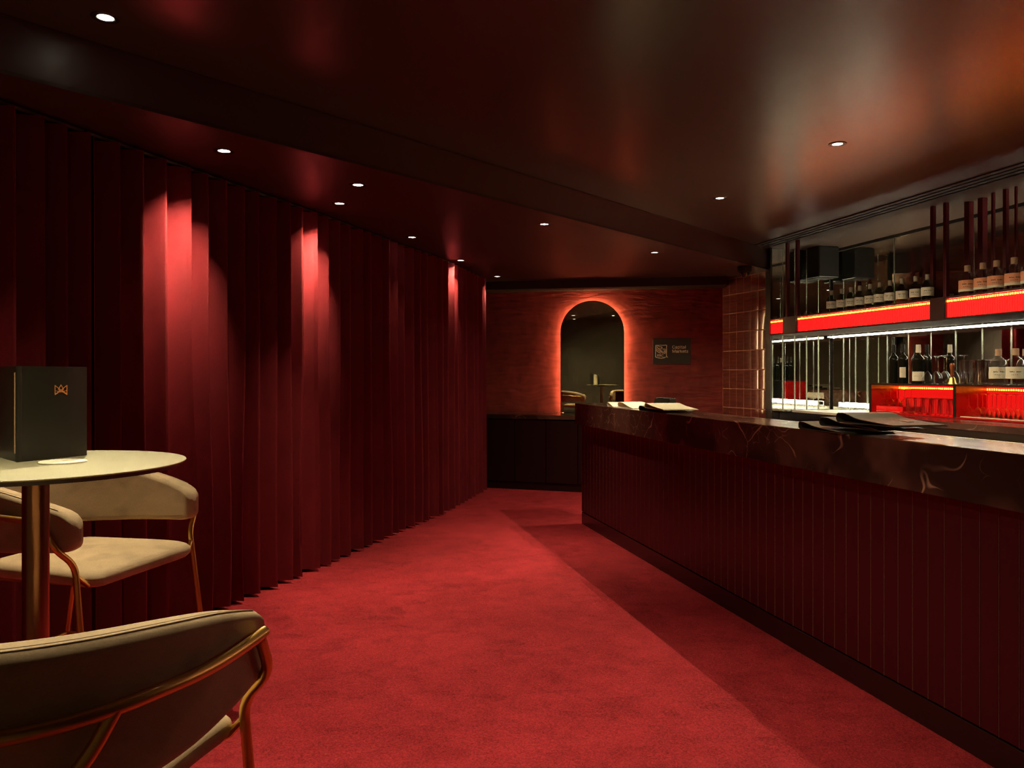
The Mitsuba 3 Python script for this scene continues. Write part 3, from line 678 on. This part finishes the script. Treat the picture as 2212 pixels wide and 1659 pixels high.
C['rail'] = [mikit.ply(tube(RP[KE0 - 1:len(RP) - KE0 + 1], rail_r, 12), 'm_brass', True)]
legs = [front_r, mirror_x(front_r), rear(1), rear(-1)]
C['leg'] = [mikit.ply(tube(p, rail_r, 12), 'm_brass', 60) for p in legs]
zf = 0.30; q4 = [at_z(p[-8:] if k < 2 else p, zf) for k, p in enumerate(legs)]
C['stretcher'] = [mikit.ply(tube([q4[a], q4[b]], 0.0075, 10), 'm_brass', 60) for a, b in ((0, 1), (0, 2), (1, 3), (2, 3))]
q5 = [np.array([s * 0.262, 0.268, 0.664]) for s in (1, -1)] 
frame = cat(*[tube([(s * 0.2695, 0.219, 0.668), (s * 0.235, 0.23, 0.632), (s * 0.18, 0.18, 0.616)], 0.0075, 8) for s in (1, -1)],
            *[tube([np.array([s * abs(RP[int(len(RP) * 0.345)][0]) * 0.94, RP[int(len(RP) * 0.345)][1] * 0.94, 0.655]), (s * 0.16, -0.15, 0.622)], 0.0075, 8) for s in (1, -1)], box(-0.19, 0.19, -0.16, 0.19, 0.612, 0.623))
C['seat_frame'] = [mikit.ply(frame, 'm_brass', 40)]
def chair(x, y, deg, label):
    t = thing('bar_chair', label, 'chair', 'bar chairs round the tall table')
    for part, ds in C.items():
        for d in ds: put(part, d, trans(x, y, 0, deg), t)
    return t
chair(-1.452, 2.655, -104.0, 'beige velvet bar chair with brass frame standing between the table and the curtain')
chair(-0.764, 1.192, -7.0, 'beige velvet bar chair nearest the camera, seen from behind its curved back')

# ------------------------------------------------------------------ menus and cards on the bar
def folded(L, W, r=0.013, th=0.003, rise=0.012):
    """a soft cover folded in half: a teardrop fold at y = 0, two leaves running to y = -L"""
    a = np.linspace(-np.pi / 2, np.pi / 2, 10)
    low = [(-L, th / 2), (-L * 0.5, th / 2), (-r * 2.2, th / 2)]
    loop = [(r * 0.9 * math.cos(t), th / 2 + r + r * math.sin(t)) for t in a]
    top = [(-r * 2.5, th / 2 + 2 * r - 0.002 + 0 * rise), (-L * 0.35, th * 1.6 + rise), (-L * 0.7, th * 1.6 + rise * 0.35), (-L * 0.97, th * 1.6)]
    pr = smooth_path(np.array(low + loop + top), 4)
    sh_ = LineString(pr).buffer(th / 2, cap_style=2)
    m = shape_mesh(sh_, -W / 2, W / 2)                                    # (y, z) profile extruded along x
    v = m.vertices.copy(); m.vertices = np.c_[v[:, 2], v[:, 0], v[:, 1]]; return m
def bar_menu(v, u, z, deg, label, bsdf='m_leather_olive', L=0.33, W=0.23, r=0.013, rise=0.012, crest=False):
    t = thing('folded_menu', label, 'menu', 'folded menus on the bar')
    obj('cover', folded(L, W, r, 0.003, rise), bsdf, t, 40, barpt(v, u, z, deg))
    if crest:
        Mx = np.eye(4); Mx[:3, 0] = [0, -1, 0]; Mx[:3, 1] = [1, 0, 0]; Mx[:3, :3] = np.array([[0, 1, 0], [-1, 0, 0], [0, 0, 1.0]]).T @ np.eye(3)
        cm2 = cm.copy(); cm2.apply_translation((-0.015, -0.012, 0)); cm2.apply_scale(1.3)
        R_ = np.array([[0, -1, 0, 0], [1, 0, 0, 0], [0, 0, 1, 0], [0, 0, 0, 1.0]])
        obj('crown_emblem', cm2, 'm_copper', t, M=barpt(v, u, z, deg) @ trans(0.03, -L * 0.66, 0.0125) @ R_)
    return t
Z1 = 1.0305
bar_menu(2.150, 3.10, Z1, -3, 'black folded leather menu at the bottom of the pile on the near bar top', r=0.015, rise=0.012)
bar_menu(2.160, 2.97, Z1 + 0.0225, 4, 'black folded leather menu in the middle of the pile on the near bar top', r=0.017, rise=0.013)
bar_menu(2.155, 2.84, Z1 + 0.045, 0, 'black folded leather menu with copper crown topping the pile on the near bar top', r=0.018, rise=0.014, crest=True)
bar_menu(2.16, 5.00, Z1, 6, 'dark folded menu, lower of the two on the far bar top', 'm_leather', r=0.014, rise=0.012)
bar_menu(2.15, 4.86, Z1 + 0.0195, -4, 'folded leather menu on top at the far bar top, its pale sheen painted in', 'm_leather_sheen', r=0.015, rise=0.014, L=0.35)
t = thing('card_reader', 'small dark slanted box standing behind the folded menus on the far bar top', 'payment terminal')
obj('body', m3.Manifold.hull_points(np.array([(2.285, 5.05, Z1), (2.285, 5.33, Z1), (2.345, 5.05, Z1), (2.345, 5.33, Z1), (2.30, 5.06, Z1 + 0.070), (2.30, 5.32, Z1 + 0.070), (2.345, 5.06, Z1 + 0.075), (2.345, 5.32, Z1 + 0.075)])), 'm_leather', t, M=None)
kk = t + '__body'; 
mm = m3.Manifold.hull_points(np.array([(2.285, 5.05, Z1), (2.285, 5.33, Z1), (2.345, 5.05, Z1), (2.345, 5.33, Z1), (2.30, 5.06, Z1 + 0.070), (2.30, 5.32, Z1 + 0.070), (2.345, 5.06, Z1 + 0.075), (2.345, 5.32, Z1 + 0.075)])).to_mesh()
scene[kk] = mikit.ply(xf(trimesh.Trimesh(mm.vert_properties[:, :3], mm.tri_verts, process=False), RBAR), 'm_leather')
obj('screen', box(2.303, 2.340, 5.08, 5.30, Z1 + 0.0735, Z1 + 0.077), 'm_black', t, M=RBAR)
for q, (v, u, dg, lb) in enumerate([(2.145, 5.42, 6, 'white folded card with dark opening, nearer the menus on the far bar top'), (2.17, 5.71, -8, 'white folded card lying flat near the far end of the bar')]):
    t = thing('folded_card', lb, 'card', 'white cards on the bar')
    obj('sheet', folded(0.22, 0.18, 0.020 - 0.006 * q, 0.002, 0.030 - 0.012 * q), 'm_paper', t, 40, barpt(v, u, Z1, dg))

# ------------------------------------------------------------------ bottles and glasses
def shell(r, z0, z1, half, n=14, lift=0.0006):
    """a label wrapped on a cylinder, facing -x"""
    a = np.linspace(np.pi - half, np.pi + half, n)
    P_ = np.array([np.stack([(r + lift) * np.cos(a), (r + lift) * np.sin(a), a * 0 + z], 1) for z in (z0, z1)]); return grid_mesh(P_)
def ink(r, z, h, half, seed, n=9, lift=0.0011):
    rg = np.random.default_rng(seed); a = np.pi - half; parts = []
    for q in range(n):
        w = 2 * half / n
        if q not in (4,): parts.append(shell(r, z, z + h * rg.uniform(0.8, 1.1), w * 0.30, 3, lift).copy()); parts[-1].apply_transform(trans(0, 0, 0, math.degrees(-half + w * (q + 0.5))))
    return cat(*parts)
def gin_parts(r, h, body, label, cap):
    hs = h * 0.58
    prof = [(0, 0.0), (r * 0.93, 0.0), (r, 0.006), (r, hs * 0.93), (r * 0.97, hs), (r * 0.82, hs + 0.022), (r * 0.48, hs + 0.038), (r * 0.31, hs + 0.048), (r * 0.29, h - 0.030), (0.0, h - 0.030)]
    inner = [(0, 0.008), (r * 0.9, 0.008), (r * 0.94, 0.014), (r * 0.94, hs * 0.9)]
    return {'glass': mikit.ply(lathe(prof, 28), body, 50), 'label': mikit.ply(shell(r, hs * 0.30, hs * 0.86, 1.5), label, True),
            'cap': mikit.ply(lathe([(0, h), (r * 0.33, h), (r * 0.36, h - 0.004), (r * 0.36, h - 0.044), (0, h - 0.044)], 18), cap, 40),
            'print': mikit.ply(cat(ink(r, hs * 0.60, 0.007, 0.62, 4), ink(r, hs * 0.47, 0.003, 0.5, 7, 5)), 'm_ink', False)}
def standing(name, parts, v, u, z, label, cat_, group, deg=-40):
    t = thing(name, label, cat_, group)
    for p, d in parts.items():
        for q in (d if isinstance(d, list) else [d]): put(p, q, barpt(v, u, z, deg), t)
    return t
ORD = ['first', 'second', 'third', 'fourth', 'fifth', 'sixth', 'seventh', 'eighth', 'ninth', 'tenth', 'eleventh', 'twelfth', 'thirteenth', 'fourteenth', 'fifteenth', 'sixteenth']
gw = gin_parts(0.044, 0.200, 'm_green_bottle', 'm_label_white', 'm_seal')
go = gin_parts(0.056, 0.215, 'm_clear_bottle', 'm_label_peach', 'm_cork')
go['label_band'] = mikit.ply(shell(0.056, 0.215 * 0.58 * 0.22, 0.215 * 0.58 * 0.36, 1.5, 14, 0.0009), 'm_label_white', True)
gb = gin_parts(0.054, 0.235, 'm_clear_bottle', 'm_label_white', 'm_cork')
for q, u in enumerate([6.226, 6.091, 5.967, 5.848, 5.712, 5.587, 5.459, 5.325, 5.180, 5.064]):
    standing('gin_bottle', gw, 4.40 + 0.008 * math.sin(7 * q), u, SZ1, f'green gin bottle with white label on the red shelf, {ORD[q]} counting from the tiled wall', 'bottle', 'green gin bottles on the red shelf', 46 + 5 * math.sin(3 * q))
for q, u in enumerate([4.68, 4.545, 4.43, 4.29, 4.165, 4.03]):
    standing('gin_bottle', go, 4.40, u, SZ1, f'clear gin bottle with peach label on the red shelf, {ORD[q]} counting from the dark divider', 'bottle', 'peach-label gin bottles on the red shelf', 46 + 4 * math.sin(5 * q))
def wine_parts(r, h, lab, z0, z1, half, cap):
    prof = [(0, 0), (r * 0.95, 0), (r, 0.005), (r, h * 0.60), (r * 0.93, h * 0.655), (r * 0.60, h * 0.71), (r * 0.40, h * 0.755), (r * 0.36, h), (0, h)]
    d = {'glass': mikit.ply(lathe(prof, 28), 'm_wine_bottle', 50), 'capsule': mikit.ply(lathe([(0, h + 0.001), (r * 0.385, h + 0.001), (r * 0.40, h - 0.006), (r * 0.42, h * 0.80), (r * 0.40, h * 0.795)], 18), cap, 40)}
    if lab: d['label'] = mikit.ply(shell(r, z0, z1, half), lab, True); d['print'] = mikit.ply(ink(r, (z0 + z1) / 2, 0.003, half * 0.6, 11, 6), 'm_ink', False)
    return d
NT = NZ1
wl_ = [(4.32, 5.325, wine_parts(0.037, 0.300, None, 0, 0, 0, 'm_black'), 'dark unlabelled wine bottle at the end of the cabinet top'),
       (4.27, 5.165, wine_parts(0.037, 0.300, 'm_label_white', 0.045, 0.125, 0.62, 'm_black'), 'dark wine bottle with an upright cream label on the cabinet top'),
       (4.43, 5.215, wine_parts(0.037, 0.300, None, 0, 0, 0, 'm_black'), 'dark wine bottle behind the cream-labelled bottle on the cabinet top'),
       (4.41, 5.080, wine_parts(0.038, 0.295, None, 0, 0, 0, 'm_black'), 'dark wine bottle behind the white-capped bottle on the cabinet top'),
       (4.27, 5.005, wine_parts(0.043, 0.290, 'm_label_white', 0.02, 0.09, 1.2, 'm_label_white'), 'dark wine bottle with broad white label and white capsule on the cabinet top'),
       (4.48, 4.930, wine_parts(0.040, 0.290, None, 0, 0, 0, 'm_label_white'), 'white-capped wine bottle behind the stacked wine glasses')]
for v, u, p, lb in wl_: standing('wine_bottle', p, v, u, NT, lb, 'bottle', 'wine bottles on the cabinet top', 46)
for q, (v, u, dg) in enumerate([(4.27, 4.285, 48), (4.26, 4.143, 44), (4.42, 4.22, 40), (4.27, 4.00, 44)]):
    standing('gin_bottle', gb, v, u, NT, ['clear gin bottle with white label on the cabinet top, next to the tumblers', 'clear gin bottle with white label on the cabinet top, second from the tumblers', 'clear gin bottle standing behind the white-labelled ones on the cabinet top', 'clear gin bottle with white label on the cabinet top, farthest from the tumblers'][q], 'bottle', 'gin bottles on the cabinet top', dg)
def walled(prof, t=0.0014, n=24, rib=None, close=False):
    """an open bowl given from rim to bottom (or bottom to rim), as glass of thickness t"""
    p = np.array(prof, float); d = np.gradient(p, axis=0); nn = np.c_[-d[:, 1], d[:, 0]]; nn /= np.linalg.norm(nn, axis=1, keepdims=True) + 1e-12
    if (nn[:, 0] * 1.0).mean() > 0: nn = -nn
    q = p + nn * t; q[:, 0] = np.maximum(q[:, 0], 0.0004)
    o, i_ = lathe(p, n, rib), lathe(q, n)
    P_ = np.stack([np.asarray(o.vertices).reshape(n, len(p), 3), np.asarray(i_.vertices).reshape(n, len(p), 3)])
    ringv = np.concatenate([P_[0], P_[1][:, ::-1]], 1)
    return grid_mesh(ringv, wrap_u=True, wrap_v=True)
def wine_glass(h, rb, bowl):
    """upside down: rim at z = 0, foot on top"""
    bz = h * bowl; t = np.linspace(0, 1, 10)
    prof = [(rb * (0.80 + 0.20 * math.sin(math.pi * min(1, x * 1.15 + 0.15))) * (1 - x ** 3.2) + 0.004, bz * x) for x in t]
    stem = [(0.0035, bz * 0.985), (0.0032, h - 0.012), (0.012, h - 0.005), (rb * 0.86, h - 0.002), (rb * 0.86, h)]
    return {'bowl': mikit.ply(walled(prof), 'm_solid_glass', 40), 'stem': mikit.ply(lathe(stem[:3], 10), 'm_solid_glass', 40), 'foot': mikit.ply(lathe([(0.010, h - 0.006), (rb * 0.86, h - 0.002), (rb * 0.86, h), (0, h)], 24), 'm_solid_glass', 30)}
def coupe(h, rb):
    bz = h * 0.42
    return {'bowl': mikit.ply(walled([(rb, 0), (rb * 0.96, bz * 0.25), (rb * 0.70, bz * 0.62), (rb * 0.35, bz * 0.88), (0.004, bz)]), 'm_solid_glass', 40),
            'stem': mikit.ply(lathe([(0.004, bz), (0.0032, h * 0.7), (0.0036, h - 0.010), (0.012, h - 0.005)], 10), 'm_solid_glass', 40),
            'foot': mikit.ply(lathe([(0.010, h - 0.006), (rb * 0.80, h - 0.002), (rb * 0.80, h), (0, h)], 24), 'm_solid_glass', 30)}
def tumbler(h, r, ribs):
    rib = lambda a: 1 + 0.035 * np.abs(np.sin(a * ribs / 2))
    return {'glass': mikit.ply(walled([(r * 0.90, 0.0135), (r * 0.93, h * 0.5), (r, h)], 0.0022, ribs * 6, rib), 'm_solid_glass', 50),
            'rim': mikit.ply(lathe([(r * 1.03, h - 0.002), (r * 1.035, h + 0.001), (r * 0.99, h + 0.002), (r * 0.985, h - 0.001)], 32), 'm_solid_glass', True),
            'base': mikit.ply(lathe([(0, 0), (r * 0.88, 0), (r * 0.91, 0.004), (r * 0.90, 0.012), (0, 0.013)], 28), 'm_solid_glass', 40)}
wg = wine_glass(0.205, 0.036, 0.46)
i = 0
for v, us in ((4.27, (4.912, 4.832, 4.752)), (4.35, (4.90, 4.82, 4.74, 4.66))):
    for u in us:
        standing('wine_glass', wg, v, u, NT, f'upturned wine glass on the cabinet top, {["front", "rear"][v > 4.3]} row, {ORD[us.index(u)]} from the wine bottles', 'glass', 'upturned wine glasses on the cabinet top', 0); i += 1
tm = tumbler(0.165, 0.031, 16); i = 0
for v, us in ((4.27, (4.575, 4.510, 4.445, 4.380)), (4.36, (4.545, 4.480, 4.415)), (4.45, (4.51, 4.44))):
    for u in us:
        r_ = ['front', 'middle', 'rear'][0 if v < 4.3 else 1 if v < 4.4 else 2]
        standing('highball_glass', tm, v, u, NT, f'tall ribbed glass on the cabinet top, {r_} row, {ORD[list(us).index(u)]} from the wine glasses', 'glass', 'tall ribbed glasses on the cabinet top', 0)
st = thing('bell', 'small bar bell with brass dome and dark wooden handle on the cabinet top', 'bell')
obj('handle', lathe([(0, 0.150), (0.012, 0.148), (0.017, 0.130), (0.013, 0.105), (0.010, 0.085), (0.014, 0.062), (0.008, 0.050), (0, 0.05)], 20), 'm_amber', st, True, barpt(4.240, 4.645, NT))
obj('dome', lathe([(0, 0.052), (0.012, 0.050), (0.020, 0.040), (0.023, 0.020), (0.032, 0.003), (0.033, 0.0), (0, 0)], 24), 'm_brass', st, 40, barpt(4.240, 4.645, NT))
# niche one: coupes on a clear riser, ribbed rocks glasses; niche two: a long row of coupes
ri = thing('glass_riser', 'clear glass riser under the coupes in the red niche nearest the mirrors', 'riser')
obj('block', box(4.235, 4.44, 5.125, 5.425, NZ0 + 0.009, NZ0 + 0.058, 0.003), 'm_solid_glass', ri, M=RBAR)
cp = coupe(0.135, 0.036); cp2 = coupe(0.160, 0.037)
for q, (v, u) in enumerate([(4.28, 5.385), (4.28, 5.310), (4.28, 5.235), (4.28, 5.160), (4.37, 5.35), (4.37, 5.275), (4.37, 5.20)]):
    standing('coupe_glass', cp, v, u, NZ0 + 0.0582, f'upturned coupe glass in the red niche nearest the mirrors, {["front", "rear"][q > 3]} row, {ORD[q if q < 4 else q - 4]} from its end', 'glass', 'upturned coupes in the first niche', 0)
rk = tumbler(0.118, 0.036, 18)
for q, (v, u) in enumerate([(4.25, 5.055), (4.25, 4.972), (4.25, 4.889), (4.25, 4.806), (4.25, 4.723), (4.25, 4.640), (4.34, 5.01), (4.34, 4.93), (4.34, 4.85), (4.34, 4.76)]):
    standing('rocks_glass', rk, v, u, NZ0 + 0.0085, f'short ribbed tumbler in the red niche nearest the mirrors, {["front", "rear"][q > 5]} row, {ORD[q if q < 6 else q - 6]} from the coupes', 'glass', 'short ribbed tumblers in the first niche', 0)
tr = thing('glass_tray', 'thin white tray under the row of coupes in the second red niche', 'tray')
obj('plate', box(4.225, 4.41, 4.02, 4.56, NZ0 + 0.0085, NZ0 + 0.016, 0.002), 'm_white', tr, M=RBAR)
for q in range(14):
    row = q // 7; v = 4.262 + 0.080 * row; u = 4.52 - 0.075 * (q % 7) - 0.035 * row
    standing('coupe_glass', cp2, v, u, NZ0 + 0.0163, f'upturned coupe glass on the tray in the second niche, {["front", "rear"][row]} row, {ORD[q % 7]} from the divider', 'glass', 'upturned coupes on the tray', 0)
standing('rocks_glass', rk, 4.245, 3.975, NZ0 + 0.0085, 'short ribbed tumbler alone past the tray of coupes in the second niche', 'glass', None, 0)
